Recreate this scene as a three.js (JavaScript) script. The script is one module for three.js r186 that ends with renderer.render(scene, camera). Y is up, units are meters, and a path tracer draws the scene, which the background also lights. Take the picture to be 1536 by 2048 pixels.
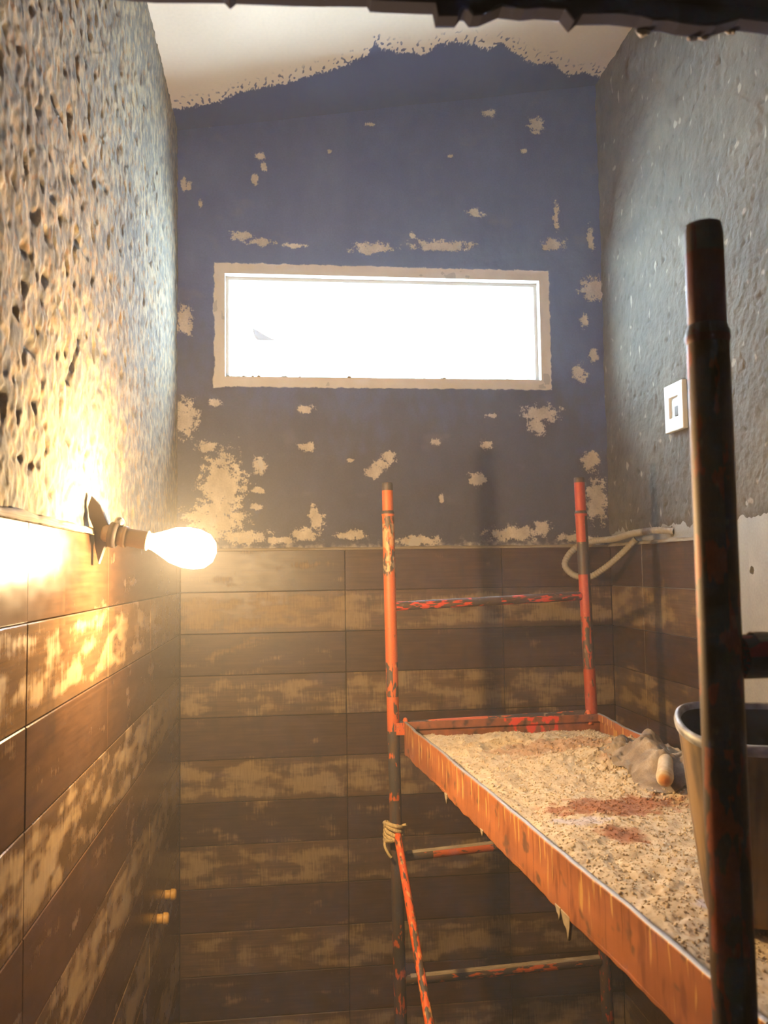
import * as THREE from 'three';
import { mergeGeometries } from 'three/addons/utils/BufferGeometryUtils.js';

// ---------------------------------------------------------------- camera, sky, lights, exposure
const scene = new THREE.Scene();
const EYE = 1.75;
const FOCAL = 1739.65;                                     // pixels, for a 1536 x 2048 frame
const camera = new THREE.PerspectiveCamera(2 * Math.atan(1024 / FOCAL) * 180 / Math.PI, 1536 / 2048, 0.05, 60);
camera.position.set(0, EYE, 0);
camera.rotation.set(0.0676, -0.114773, -0.014335, 'YXZ');
camera.focus = 2.5;
camera.userData.fStop = 10;
const renderer = new THREE.WebGLRenderer({ antialias: true });
renderer.toneMapping = THREE.LinearToneMapping;
renderer.toneMappingExposure = 1.07;
renderer.shadowMap.enabled = true;

const SKY = 64, LAMP = 5.8, HAZE = 0.034;
scene.background = new THREE.Color().setRGB(0.62, 0.82, 1.0);
scene.backgroundIntensity = SKY;
scene.fog = HAZE > 0 ? new THREE.FogExp2(new THREE.Color().setRGB(0.92, 0.95, 1.0), HAZE) : null;  // thin fog added to imitate lens flare and bulb bloom

// ---------------------------------------------------------------- helpers: random, noise
function rng(seed) { let s = seed | 0; return () => { s = (s + 0x6d2b79f5) | 0; let t = Math.imul(s ^ (s >>> 15), 1 | s); t = (t + Math.imul(t ^ (t >>> 7), 61 | t)) ^ t; return ((t ^ (t >>> 14)) >>> 0) / 4294967296; }; }
const PERM = new Uint8Array(512);
{ const r = rng(11); const a = Array.from({ length: 256 }, (_, i) => i); for (let i = 255; i > 0; i--) { const j = Math.floor(r() * (i + 1)); [a[i], a[j]] = [a[j], a[i]]; } for (let i = 0; i < 512; i++) PERM[i] = a[i & 255]; }
const GX = new Float32Array(256), GY = new Float32Array(256);
for (let i = 0; i < 256; i++) { GX[i] = Math.cos(i / 256 * Math.PI * 2); GY[i] = Math.sin(i / 256 * Math.PI * 2); }
function n2(x, y) {
  const xf = Math.floor(x), yf = Math.floor(y), X = xf & 255, Y = yf & 255; x -= xf; y -= yf;
  const u = x * x * x * (x * (x * 6 - 15) + 10), v = y * y * y * (y * (y * 6 - 15) + 10);
  const a = PERM[PERM[X] + Y], b = PERM[PERM[X + 1] + Y], c = PERM[PERM[X] + Y + 1], d = PERM[PERM[X + 1] + Y + 1];
  const p = GX[a] * x + GY[a] * y, q = GX[b] * (x - 1) + GY[b] * y, r = GX[c] * x + GY[c] * (y - 1), s = GX[d] * (x - 1) + GY[d] * (y - 1);
  return 1.5 * (p + u * (q - p) + v * (r - p + u * (s - r - q + p)));
}
function fbm(x, y, o = 4) { let s = 0, a = 0.55; for (let i = 0; i < o; i++) { s += a * n2(x, y); x = x * 2.03 + 17.3; y = y * 2.03 + 9.1; a *= 0.5; } return s; }
const sst = (a, b, x) => { const t = Math.min(1, Math.max(0, (x - a) / (b - a))); return t * t * (3 - 2 * t); };
const mixc = (a, b, t) => [a[0] + (b[0] - a[0]) * t, a[1] + (b[1] - a[1]) * t, a[2] + (b[2] - a[2]) * t];
const lerp = (a, b, t) => a + (b - a) * t;
const V = (x, y, z) => new THREE.Vector3(x, y, z);

// ---------------------------------------------------------------- helpers: textures, materials
function colorTex(w, h, fn) {
  const d = new Uint8Array(w * h * 4);
  for (let y = 0; y < h; y++) for (let x = 0; x < w; x++) {
    const c = fn((x + 0.5) / w, (y + 0.5) / h), i = (y * w + x) * 4;
    d[i] = Math.max(0, Math.min(255, c[0])); d[i + 1] = Math.max(0, Math.min(255, c[1])); d[i + 2] = Math.max(0, Math.min(255, c[2])); d[i + 3] = 255;
  }
  const t = new THREE.DataTexture(d, w, h); t.colorSpace = THREE.SRGBColorSpace; return texSet(t);
}
function valueTex(w, h, fn) {
  const d = new Uint8Array(w * h * 4);
  for (let y = 0; y < h; y++) for (let x = 0; x < w; x++) { const c = Math.max(0, Math.min(255, 255 * fn((x + 0.5) / w, (y + 0.5) / h))), i = (y * w + x) * 4; d[i] = d[i + 1] = d[i + 2] = c; d[i + 3] = 255; }
  return texSet(new THREE.DataTexture(d, w, h));
}
function texSet(t) { t.wrapS = t.wrapT = THREE.RepeatWrapping; t.magFilter = THREE.LinearFilter; t.minFilter = THREE.LinearFilter; t.needsUpdate = true; return t; }
const mat = (o) => new THREE.MeshStandardMaterial(o);
const hex = (c, o = {}) => mat({ color: c, roughness: 0.85, ...o });

// ---------------------------------------------------------------- helpers: objects
const used = new Map();
function numbered(n) { const k = used.get(n) ?? 0; used.set(n, k + 1); return k ? n + '_' + String(k).padStart(3, '0') : n; }
function shadows(o) { o.castShadow = true; o.receiveShadow = true; return o; }
function part(name, geo, m, parent) { const o = shadows(new THREE.Mesh(geo, m)); o.name = name; parent.add(o); return o; }
function thing(name, label, category, [x, y, z] = [0, 0, 0], group) {
  const o = new THREE.Group(); o.name = numbered(name); o.position.set(x, y, z);
  o.userData = { label, category, kind: 'thing' }; if (group) o.userData.group = group; scene.add(o); return o;
}
function struct(name) { const o = new THREE.Group(); o.name = name; o.userData = { kind: 'structure' }; scene.add(o); return o; }
function single(name, geo, m, label, category, group) {
  const o = shadows(new THREE.Mesh(geo, m)); o.name = numbered(name); o.userData = { label, category, kind: 'thing' }; if (group) o.userData.group = group; scene.add(o); return o;
}
// geometry
function box(x0, x1, y0, y1, z0, z1) { const g = new THREE.BoxGeometry(x1 - x0, y1 - y0, z1 - z0); g.translate((x0 + x1) / 2, (y0 + y1) / 2, (z0 + z1) / 2); return g; }
function grid(nu, nv, fn, keep) {
  const pos = new Float32Array((nu + 1) * (nv + 1) * 3), uv = new Float32Array((nu + 1) * (nv + 1) * 2), idx = [];
  for (let j = 0; j <= nv; j++) for (let i = 0; i <= nu; i++) { const k = j * (nu + 1) + i, p = fn(i / nu, j / nv); pos[k * 3] = p[0]; pos[k * 3 + 1] = p[1]; pos[k * 3 + 2] = p[2]; uv[k * 2] = p[3] ?? i / nu; uv[k * 2 + 1] = p[4] ?? j / nv; }
  for (let j = 0; j < nv; j++) for (let i = 0; i < nu; i++) { if (keep && !keep(i, j)) continue; const a = j * (nu + 1) + i, b = a + 1, c = a + nu + 1, d = c + 1; idx.push(a, b, d, a, d, c); }
  const g = new THREE.BufferGeometry(); g.setAttribute('position', new THREE.BufferAttribute(pos, 3)); g.setAttribute('uv', new THREE.BufferAttribute(uv, 2)); g.setIndex(idx); g.computeVertexNormals(); return g;
}
function pole(a, b, r, seg = 24, r2 = r, hseg = 1) { // a tube of metal from a to b; v runs from a (0) to b (1)
  const d = b.clone().sub(a), g = new THREE.CylinderGeometry(r2, r, d.length(), seg, hseg);
  g.applyQuaternion(new THREE.Quaternion().setFromUnitVectors(V(0, 1, 0), d.clone().normalize())); g.translate((a.x + b.x) / 2, (a.y + b.y) / 2, (a.z + b.z) / 2); return g;
}
function lathe(pts, seg, from, to) { // profile [r, t] with t in metres along the axis from -> to
  const g = new THREE.LatheGeometry(pts.map(([r, t]) => new THREE.Vector2(r, t)), seg);
  g.applyQuaternion(new THREE.Quaternion().setFromUnitVectors(V(0, 1, 0), to.clone().sub(from).normalize())); g.translate(from.x, from.y, from.z); return g;
}
function tube(points, r, seg = 60, rad = 12, closed = false) { return new THREE.TubeGeometry(new THREE.CatmullRomCurve3(points, closed), seg, r, rad, closed); }
function blob(rx, ry, rz, seed, rough = 0.25, det = 3, f = 1.6) { // an uneven lump
  const g0 = new THREE.IcosahedronGeometry(1, det), p = g0.attributes.position;
  for (let i = 0; i < p.count; i++) { const x = p.getX(i), y = p.getY(i), z = p.getZ(i); const k = 1 + rough * (fbm(x * f + seed, y * f + z * 1.7 + seed * 2, 3) + 0.6 * n2(z * f * 1.3 - seed, x * f + y)); p.setXYZ(i, x * k * rx, y * k * ry, z * k * rz); }
  g0.computeVertexNormals(); return g0;
}

// ---------------------------------------------------------------- the room's measures (metres, floor at 0)
const XL = -0.38, XR = 1.261, ZB = -3.266, ZF = -0.66, TILE_TOP = 1.832, PITCH = 0.152, TW = 0.602, J0 = 0.226;
const ceilAt = (x) => 3.44 + (x - XL) * 0.1585;
const WIN = { x0: -0.217, x1: 1.008, y0: 2.488, y1: 2.886 };

// ---------------------------------------------------------------- plaster: back wall coat
const PATCH = [[-0.158, 3.553, 0.023, 0.015], [-0.393, 3.463, 0.013, 0.021], [-0.271, 3.468, 0.01, 0.015], [-0.082, 3.348, 0.019, 0.019], [-0.067, 3.309, 0.013, 0.019], [-0.102, 3.258, 0.013, 0.027], [-0.37, 3.228, 0.011, 0.031], [-0.35, 3.22, 0.011, 0.019], [-0.309, 3.153, 0.01, 0.023], [-0.155, 3.031, 0.05, 0.019], [-0.075, 3.009, 0.05, 0.015], [0.049, 2.999, 0.042, 0.01], [0.345, 2.997, 0.08, 0.025], [0.621, 3.017, 0.118, 0.023], [0.504, 3.052, 0.013, 0.013], [0.343, 3.493, 0.017, 0.013], [1.016, 3.521, 0.034, 0.036], [0.823, 3.56, 0.027, 0.017], [1.07, 3.032, 0.05, 0.027], [1.085, 3.151, 0.013, 0.05], [1.225, 3.064, 0.015, 0.05], [0.753, 3.15, 0.034, 0.023], [1.235, 2.857, 0.061, 0.05], [-0.366, 2.697, 0.031, 0.061], [-0.257, 2.387, 0.031, 0.013], [0.08, 2.367, 0.038, 0.017], [1.002, 2.356, 0.08, 0.034], [0.983, 2.308, 0.034, 0.042], [0.583, 2.244, 0.021, 0.017], [0.779, 2.233, 0.025, 0.021], [0.09, 2.222, 0.034, 0.017], [-0.088, 2.152, 0.027, 0.034], [-0.226, 2.068, 0.088, 0.134], [-0.254, 1.947, 0.115, 0.076], [-0.29, 2.221, 0.042, 0.023], [-0.365, 2.33, 0.05, 0.069], [-0.098, 2.056, 0.023, 0.013], [-0.107, 1.996, 0.027, 0.013], [0.121, 1.944, 0.029, 0.053], [0.074, 1.888, 0.053, 0.027], [0.252, 1.888, 0.053, 0.021], [0.509, 1.863, 0.088, 0.021], [0.885, 1.888, 0.111, 0.031], [0.992, 1.909, 0.038, 0.031], [1.216, 2.014, 0.05, 0.088], [1.16, 2.514, 0.031, 0.034], [1.222, 2.584, 0.019, 0.031], [1.196, 2.167, 0.038, 0.042], [0.74, 2.097, 0.034, 0.031], [0.602, 2.025, 0.011, 0.021], [0.803, 2.345, 0.025, 0.011], [1.131, 1.869, 0.076, 0.019], [-0.015, 1.87, 0.057, 0.015], [-0.144, 1.881, 0.095, 0.031], [0.25, 2.171, 0.011, 0.01], [0.962, 3.412, 0.015, 0.01], [0.658, 3.379, 0.011, 0.008], [0.186, 3.379, 0.01, 0.008], [1.187, 2.728, 0.019, 0.027], [0.335, 2.125, 0.032, 0.024], [0.352, 2.14, 0.03, 0.024], [0.37, 2.156, 0.03, 0.025], [0.398, 2.18, 0.028, 0.026]];
const BW = { x0: -0.4, x1: 1.28, y0: 1.82, y1: 3.78 };
const backCells = (() => { // patches sorted in cells so that the lookup is quick
  const n = 24, c = Array.from({ length: n * n }, () => []);
  for (const p of PATCH) { const m = 1.9, i0 = Math.floor((p[0] - p[2] * m - BW.x0) / (BW.x1 - BW.x0) * n), i1 = Math.floor((p[0] + p[2] * m - BW.x0) / (BW.x1 - BW.x0) * n), j0 = Math.floor((p[1] - p[3] * m - BW.y0) / (BW.y1 - BW.y0) * n), j1 = Math.floor((p[1] + p[3] * m - BW.y0) / (BW.y1 - BW.y0) * n);
    for (let j = Math.max(0, j0); j <= Math.min(n - 1, j1); j++) for (let i = Math.max(0, i0); i <= Math.min(n - 1, i1); i++) c[j * n + i].push(p); }
  return (x, y) => c[Math.min(n - 1, Math.max(0, Math.floor((y - BW.y0) / (BW.y1 - BW.y0) * n))) * n + Math.min(n - 1, Math.max(0, Math.floor((x - BW.x0) / (BW.x1 - BW.x0) * n)))];
})();
function bare(x, y) { // 1 where the dark coat is missing and the pale plaster shows
  let m = 0; const w = fbm(x / 0.03, y / 0.026, 5), w2 = n2(x / 0.006 + 40, y / 0.007);
  for (const p of backCells(x, y)) { const dx = (x - p[0]) / p[2], dy = (y - p[1]) / p[3], d = Math.sqrt(dx * dx + dy * dy) + 0.9 * w + 0.3 * w2; m = Math.max(m, 1 - sst(0.64, 1.12, d)); }
  const ox = Math.max(WIN.x0 - x, x - WIN.x1), oy = Math.max(WIN.y0 - y, y - WIN.y1), edge = Math.max(ox, oy); // plain band round the window
  const band = 0.039 + 0.006 * w + 0.003 * w2 + (x < WIN.x0 ? 0.02 * Math.max(0, fbm(y / 0.09, 3.3, 2)) : 0);
  m = Math.max(m, 1 - sst(band - 0.002, band + 0.003, edge + 0.004 * w2));
  const low = 1.86 + 0.012 * n2(x / 0.12, 5); // broken edge of the coat above the tiles
  m = Math.max(m, 0.8 * (1 - sst(-0.03, 0.02, y - low + 0.05 * (w + 0.2))));
  return m;
}
function backColor(u, v) {
  const x = lerp(BW.x0, BW.x1, u), y = lerp(BW.y0, BW.y1, v), b = bare(x, y);
  const c = fbm(x / 0.35 + 7, y / 0.35, 4), f = n2(x / 0.006, y / 0.006), g = fbm(x / 0.05, y / 0.09 + 30, 3);
  const grey = 1 - sst(-0.25, 0.25, (y - 2.5) + 0.55 * c + 0.2 * g); // window flare and lamp tint put into the coat: bluer above, greyer below
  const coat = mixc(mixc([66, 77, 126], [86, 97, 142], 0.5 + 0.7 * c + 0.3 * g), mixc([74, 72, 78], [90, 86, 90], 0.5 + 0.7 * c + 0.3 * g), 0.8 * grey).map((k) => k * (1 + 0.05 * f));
  const haze = sst(0.25, 0.6, fbm(x / 0.16 + 3, y / 0.11 + 60, 4)) * 0.25;
  const pale = mixc([172, 162, 146], [212, 202, 186], 0.5 + 0.8 * g + 0.25 * f);
  const wx = Math.max(WIN.x0 - x, x - WIN.x1), wy = Math.max(WIN.y0 - y, y - WIN.y1), band = 1 - sst(0.04, 0.06, Math.max(wx, wy));
  return mixc(mixc(coat, [128, 120, 120], haze), mixc(pale, [226, 221, 212], 0.7 * band), b);
}
// rough plaster relief of the side walls
function roughL(z, y) {
  const a = fbm(z / 0.075, y / 0.08, 3), p = n2(z / 0.032 + 9, y / 0.036), q = n2(z / 0.05 + 70, y / 0.055 + 20);
  return 0.006 * a - 0.0075 * sst(0.2, 0.75, p * 0.75 + 0.45 * q) + 0.0016 * n2(z / 0.014, y / 0.016);
}
function leftColor(z, y) {
  const s = fbm(z / 0.03 + 50, y / 0.04, 4), t = fbm(z / 0.3, y / 0.25 + 12, 3), k = n2(z / 0.016 + 5, y / 0.022 + 3), f = n2(z / 0.004, y / 0.004);
  let c = mixc([104, 102, 94], [166, 148, 116], sst(-0.35, 0.45, s + 0.3 * t));
  c = mixc(c, [150, 108, 62], 0.55 * sst(0.3, 0.6, k + 0.2 * t));
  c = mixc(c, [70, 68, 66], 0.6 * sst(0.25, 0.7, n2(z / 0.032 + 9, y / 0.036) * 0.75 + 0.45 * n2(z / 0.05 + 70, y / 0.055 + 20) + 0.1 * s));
  return c.map((q) => q * (1 + 0.07 * f));
}
function roughR(z, y) {
  const a = fbm(z / 0.12 + 31, y / 0.1, 5), p = n2(z / 0.03 + 19, y / 0.034);
  return 0.007 * a - 0.005 * sst(0.45, 0.85, p) + 0.0035 * fbm(z / 0.03 + 11, y / 0.045 - z / 0.06, 3);
}
function rightColor(z, y) {
  const s = fbm(z / 0.05 + 90, y / 0.06, 4), t = fbm(z / 0.4, y / 0.3 + 2, 3), f = n2(z / 0.004, y / 0.004);
  let c = mixc([78, 76, 69], [112, 105, 90], 0.5 + 0.6 * t + 0.4 * s);
  c = mixc(c, [186, 176, 158], 0.6 * sst(0.62, 0.8, n2(z / 0.03 + 8, y / 0.05 + 77) + 0.2 * s));
  c = mixc(c, [66, 66, 64], 0.5 * sst(0.5, 0.85, n2(z / 0.03 + 19, y / 0.034)));
  return c.map((q) => q * (1 + 0.06 * f));
}

// ---------------------------------------------------------------- tiles
const rowHash = (r, c, s) => { let h = Math.imul(r * 73 + c * 191 + s * 977 + 13, 2654435761) >>> 0; h ^= h >>> 13; return (Math.imul(h, 1274126177) >>> 0) / 4294967296; };
function tileMask(X, Y, s) { // how much dried mortar wash lies on the face
  const row = Math.floor((TILE_TOP - Y) / PITCH), f = ((TILE_TOP - Y) / PITCH) - row, light = (row & 1) === 1;
  const st = n2(X / 0.006 + s * 13, Y / 0.07) + 0.5 * n2(X / 0.002, Y / 0.03), p = 1.25 * fbm(X / 0.13 + s * 31 + row * 7.7, Y / 0.05 + s, 4);
  const mid = light ? sst(0.03, 0.2, f) * (1 - sst(0.82, 0.99, f)) : 0.6 + 0.4 * n2(X / 0.3, row * 3.1);
  return sst(-0.15, 0.5, p + 0.22 * st + (light ? 0.12 : -0.3) + 0.3 * (rowHash(row, Math.floor((X - J0) / TW), s + 5) - 0.5) - 0.45 * (1 - mid));
}
function tileColor(X, Y, s) {
  const row = Math.floor((TILE_TOP - Y) / PITCH), col = Math.floor((X - J0) / TW), light = (row & 1) === 1;
  const grain = 0.6 * fbm(X / 0.2 + s * 5 + row * 3.3 + col, Y / 0.006, 3) + 0.5 * fbm(X / 0.09 + row, Y / 0.03 + s, 3), tone = 0.9 + 0.2 * rowHash(row, col, s);
  const base = light ? [98, 75, 52] : [80, 57, 39];
  const c = base.map((k) => k * tone * (1 + 0.34 * grain));
  const m = tileMask(X, Y, s), st = n2(X / 0.005 + 4, Y / 0.05);
  const d = 0.3 * sst(0.1, 0.5, fbm(X / 0.05 + 80, Y / 0.16 + s * 3, 3)); // dark vertical runs
  return mixc(mixc(c, [52, 43, 36], d), [172, 148, 108], 0.74 * m * (0.9 + 0.2 * st));
}
function tileMat(w, h, x0, x1, s) {
  const map = colorTex(w, h, (u, v) => tileColor(lerp(x0, x1, u), lerp(0, TILE_TOP, v), s));
  const rough = valueTex(w >> 1, h >> 1, (u, v) => { const X = lerp(x0, x1, u), Y = lerp(0, TILE_TOP, v); return (s === 2 ? 0.24 : 0.4) + 0.3 * tileMask(X, Y, s) + 0.03 * n2(X / 0.05, Y / 0.02); });
  return mat({ map, roughnessMap: rough, roughness: 1 });
}
// one plank tile in wall coordinates: u along the wall, y up, n out of the wall; chamfered edges
function tilePlate(u0, u1, y0, y1, place, x0, x1, rnd, dir) {
  const t = 0.010, c = 0.0016, P = [], UV = [], tilt = (rnd() - 0.5) * 0.0016, tilt2 = (rnd() - 0.5) * 0.0012, out = (rnd() - 0.5) * 0.0008;
  const pt = (u, y, n) => { const k = n > 0.001 ? n + out + tilt * ((u - u0) / (u1 - u0) - 0.5) + tilt2 * ((y - y0) / (y1 - y0) - 0.5) : n; return [place(u, y, k), (u - x0) / (x1 - x0), y / TILE_TOP]; };
  const quad = (a, b, cc, d) => { for (const q of dir > 0 ? [a, b, cc, a, cc, d] : [a, cc, b, a, d, cc]) { P.push(...q[0]); UV.push(q[1], q[2]); } };
  const F = [pt(u0 + c, y0 + c, t), pt(u1 - c, y0 + c, t), pt(u1 - c, y1 - c, t), pt(u0 + c, y1 - c, t)], E = [pt(u0, y0, t - c), pt(u1, y0, t - c), pt(u1, y1, t - c), pt(u0, y1, t - c)], B = [pt(u0, y0, 0), pt(u1, y0, 0), pt(u1, y1, 0), pt(u0, y1, 0)];
  quad(...F); for (let i = 0; i < 4; i++) { const j = (i + 1) % 4; quad(E[i], E[j], F[j], F[i]); quad(B[i], B[j], E[j], E[i]); }
  const g = new THREE.BufferGeometry(); g.setAttribute('position', new THREE.Float32BufferAttribute(P, 3)); g.setAttribute('uv', new THREE.Float32BufferAttribute(UV, 2)); g.computeVertexNormals(); return g;
}
function tileWall(parent, cuts, place, m, x0, x1, seed, dir) {
  const r = rng(seed);
  for (let row = 0; row < 12; row++) for (let i = 0; i + 1 < cuts.length; i++) {
    const y1 = TILE_TOP - row * PITCH - 0.001, y0 = TILE_TOP - (row + 1) * PITCH + 0.001;
    part('tile', tilePlate(cuts[i] + 0.001, cuts[i + 1] - 0.001, Math.max(0.002, y0), y1, place, x0, x1, r, dir), m, parent);
  }
}
// a lumpy run of dried mortar lying along the top of the tiles
function ledge(a, b, depthDir, seed, n = 90, h = 0.016, d = 0.016) {
  return grid(n, 6, (u, v) => {
    const w = 0.55 + 0.6 * (0.5 + 0.8 * fbm(u * n / 9 + seed, v * 2, 3)), ang = v * Math.PI * 0.62;
    return [lerp(a[0], b[0], u) + depthDir[0] * Math.cos(ang) * d * w, lerp(a[1], b[1], u) - 0.001 + Math.sin(ang) * h * w, lerp(a[2], b[2], u) + depthDir[2] * Math.cos(ang) * d * w];
  });
}
const MORTAR = mat({ roughness: 0.95, map: colorTex(256, 256, (u, v) => { const c = fbm(u * 9, v * 9, 4), f = n2(u * 90, v * 90); return mixc([118, 104, 84], [182, 166, 138], 0.5 + 0.8 * c).map((k) => k * (1 + 0.12 * f)); }) });
const BLOCK = hex(0x6d675f, { roughness: 0.95 });
const GROUT = hex(0x2a241f, { roughness: 0.95 });

// ---------------------------------------------------------------- structure: back wall
{
  const w = struct('wall_back');
  const s = new THREE.Shape([[-0.7, -0.02], [1.6, -0.02], [1.6, 4.0], [-0.7, 4.0]].map((p) => new THREE.Vector2(...p)));
  s.holes.push(new THREE.Path([[WIN.x0, WIN.y0], [WIN.x0, WIN.y1], [WIN.x1, WIN.y1], [WIN.x1, WIN.y0]].map((p) => new THREE.Vector2(...p))));
  const g = new THREE.ExtrudeGeometry(s, { depth: 0.22, bevelEnabled: false }); g.translate(0, 0, ZB - 0.012 - 0.22);
  part('masonry', g, hex(0xb9b6ae, { roughness: 0.9 }), w);
  // dark coat: a relief grid with the window left open
  const xs = [], ys = [], st = 0.0105;
  const span = (a, b, l) => { const n = Math.max(1, Math.round((b - a) / st)); for (let i = l.length ? 1 : 0; i <= n; i++) l.push(a + (b - a) * i / n); };
  span(-0.395, WIN.x0, xs); span(WIN.x0, WIN.x1, xs); span(WIN.x1, XR + 0.015, xs); span(TILE_TOP - 0.004, WIN.y0, ys); span(WIN.y0, WIN.y1, ys); span(WIN.y1, 3.76, ys);
  const nu = xs.length - 1, nv = ys.length - 1;
  const geo = grid(nu, nv, (u, v) => { const x = xs[Math.round(u * nu)], y = ys[Math.round(v * nv)]; return [x, y, ZB - 0.008 + 0.004 * fbm(x / 0.2, y / 0.2, 3) - 0.0025 * bare(x, y) + 0.0012 * n2(x / 0.03, y / 0.03), (x - BW.x0) / (BW.x1 - BW.x0), (y - BW.y0) / (BW.y1 - BW.y0)]; },
    (i, j) => { const x = (xs[i] + xs[i + 1]) / 2, y = (ys[j] + ys[j + 1]) / 2; return !(x > WIN.x0 && x < WIN.x1 && y > WIN.y0 && y < WIN.y1); });
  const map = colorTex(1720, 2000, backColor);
  const bump = valueTex(1024, 1200, (u, v) => { const x = lerp(BW.x0, BW.x1, u), y = lerp(BW.y0, BW.y1, v); return 0.6 - 0.35 * bare(x, y) + 0.15 * fbm(x / 0.02, y / 0.02, 4); });
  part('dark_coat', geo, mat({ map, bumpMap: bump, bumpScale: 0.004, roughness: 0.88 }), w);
  part('grout', box(XL - 0.01, XR + 0.01, 0, TILE_TOP - 0.004, ZB - 0.014, ZB - 0.0105), GROUT, w);
  tileWall(w, [XL, J0, J0 + TW, XR], (u, y, n) => [u, y, ZB - 0.0105 + n], tileMat(1400, 1560, XL, XR, 1), XL, XR, 5, 1);
  part('mortar_ledge', ledge([XL, TILE_TOP, ZB - 0.006], [XR, TILE_TOP, ZB - 0.006], [0, 0, 1], 3, 160, 0.012, 0.012), MORTAR, w);
}
// ---------------------------------------------------------------- structure: left wall
{
  const w = struct('wall_left');
  part('masonry', box(-0.62, -0.405, -0.02, 3.9, ZB - 0.1, ZF + 0.12), BLOCK, w);
  const z0 = -3.29, z1 = -0.66, y0 = TILE_TOP - 0.005, y1 = 3.47;
  const geo = grid(560, 340, (u, v) => { const z = lerp(z1, z0, u), y = lerp(y0, y1, v), fade = 1 - 0.45 * sst(-2.6, -3.1, z); return [XL - 0.012 + roughL(z, y) * fade, y, z, (z - z0) / (z1 - z0), v]; });
  const map = colorTex(2048, 1280, (u, v) => leftColor(lerp(z0, z1, u), lerp(y0, y1, v)));
  const bump = valueTex(1400, 900, (u, v) => { const z = lerp(z0, z1, u), y = lerp(y0, y1, v); return 0.5 + 0.5 * fbm(z / 0.024, y / 0.028, 3); });
  const m = mat({ map, bumpMap: bump, bumpScale: 0.004, roughness: 0.95 }); m.side = THREE.DoubleSide;
  part('rough_plaster', geo, m, w);
  part('grout', box(XL - 0.025, XL - 0.0105, 0, TILE_TOP - 0.004, ZB, ZF), GROUT, w);
  tileWall(w, [ZB + 0.003, -3.161, -2.559, -1.957, -1.355, -0.753], (u, y, n) => [XL - 0.0105 + n, y, u], tileMat(2048, 1400, ZB, ZF, 2), ZB, ZF, 6, -1);
  part('mortar_ledge', ledge([XL - 0.006, TILE_TOP, ZF], [XL - 0.006, TILE_TOP, ZB], [1, 0, 0], 8, 200, 0.017, 0.014), MORTAR, w);
}
// ---------------------------------------------------------------- structure: right wall (tiles reach only part of the way from the corner)
const TZ = -2.366;
{
  const w = struct('wall_right');
  part('masonry', box(XR + 0.02, XR + 0.24, -0.02, 3.95, ZB - 0.1, ZF + 0.12), BLOCK, w);
  const z0 = -3.29, z1 = -0.66, y0 = TILE_TOP + 0.02, y1 = 3.73;
  const low = (z) => 1.87 + 0.034 * fbm(z / 0.06, 4, 4); // broken lower edge of the rough coat
  const geo = grid(420, 320, (u, v) => { const z = lerp(z0, z1, u), y = lerp(low(z), y1, v), f = sst(0, 0.02, v); return [XR + 0.012 * (1 - f) + (0.002 - roughR(z, y)) * f, y, z, (z - z0) / (z1 - z0), (y - y0) / (y1 - y0)]; });
  const map = colorTex(1800, 1280, (u, v) => rightColor(lerp(z0, z1, u), lerp(y0, y1, v)));
  const bump = valueTex(1200, 900, (u, v) => { const z = lerp(z0, z1, u), y = lerp(y0, y1, v); return 0.5 + 0.5 * fbm(z / 0.02, y / 0.02, 4); });
  const m = mat({ map, bumpMap: bump, bumpScale: 0.005, roughness: 0.92 }); m.side = THREE.DoubleSide;
  part('rough_plaster', geo, m, w);
  // smooth pale lower coat with a hole broken through at one spot
  const sm = mat({ roughness: 0.85, map: colorTex(512, 512, (u, v) => { const c = fbm(u * 6, v * 6, 4), f = n2(u * 150, v * 150); return mixc([138, 138, 132], [166, 164, 156], 0.5 + 0.7 * c).map((k) => k * (1 + 0.04 * f)); }) });
  const s = new THREE.Shape([[0, 0], [ZF - ZB, 0], [ZF - ZB, 1.93], [0, 1.93]].map((p) => new THREE.Vector2(...p)));
  for (const [hz, hy, rr] of [[-2.252, 1.737, 0.011], [-2.734, 1.865, 0.017]]) { const h = new THREE.Path(), r = rng(hz * -1000); for (let k = 0; k < 14; k++) { const a = k / 14 * Math.PI * 2, q = rr * (0.85 + 0.35 * r()); h[k ? 'lineTo' : 'moveTo'](hz - ZB + Math.cos(a) * q, hy + Math.sin(a) * q); } s.holes.push(h); }
  const sg = new THREE.ExtrudeGeometry(s, { depth: 0.012, bevelEnabled: false }); sg.rotateY(-Math.PI / 2); sg.translate(XR + 0.02, 0, ZB);
  part('smooth_plaster', sg, sm, w);
  tileWall(w, [ZB + 0.003, -2.965, TZ], (u, y, n) => [XR + 0.0085 - n, y, u], tileMat(900, 1560, ZB, TZ, 3), ZB, TZ, 7, 1);
  part('mortar_ledge', ledge([XR, TILE_TOP, ZB], [XR, TILE_TOP, TZ], [-1, 0, 0], 13, 90, 0.014, 0.012), MORTAR, w);
}
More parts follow.
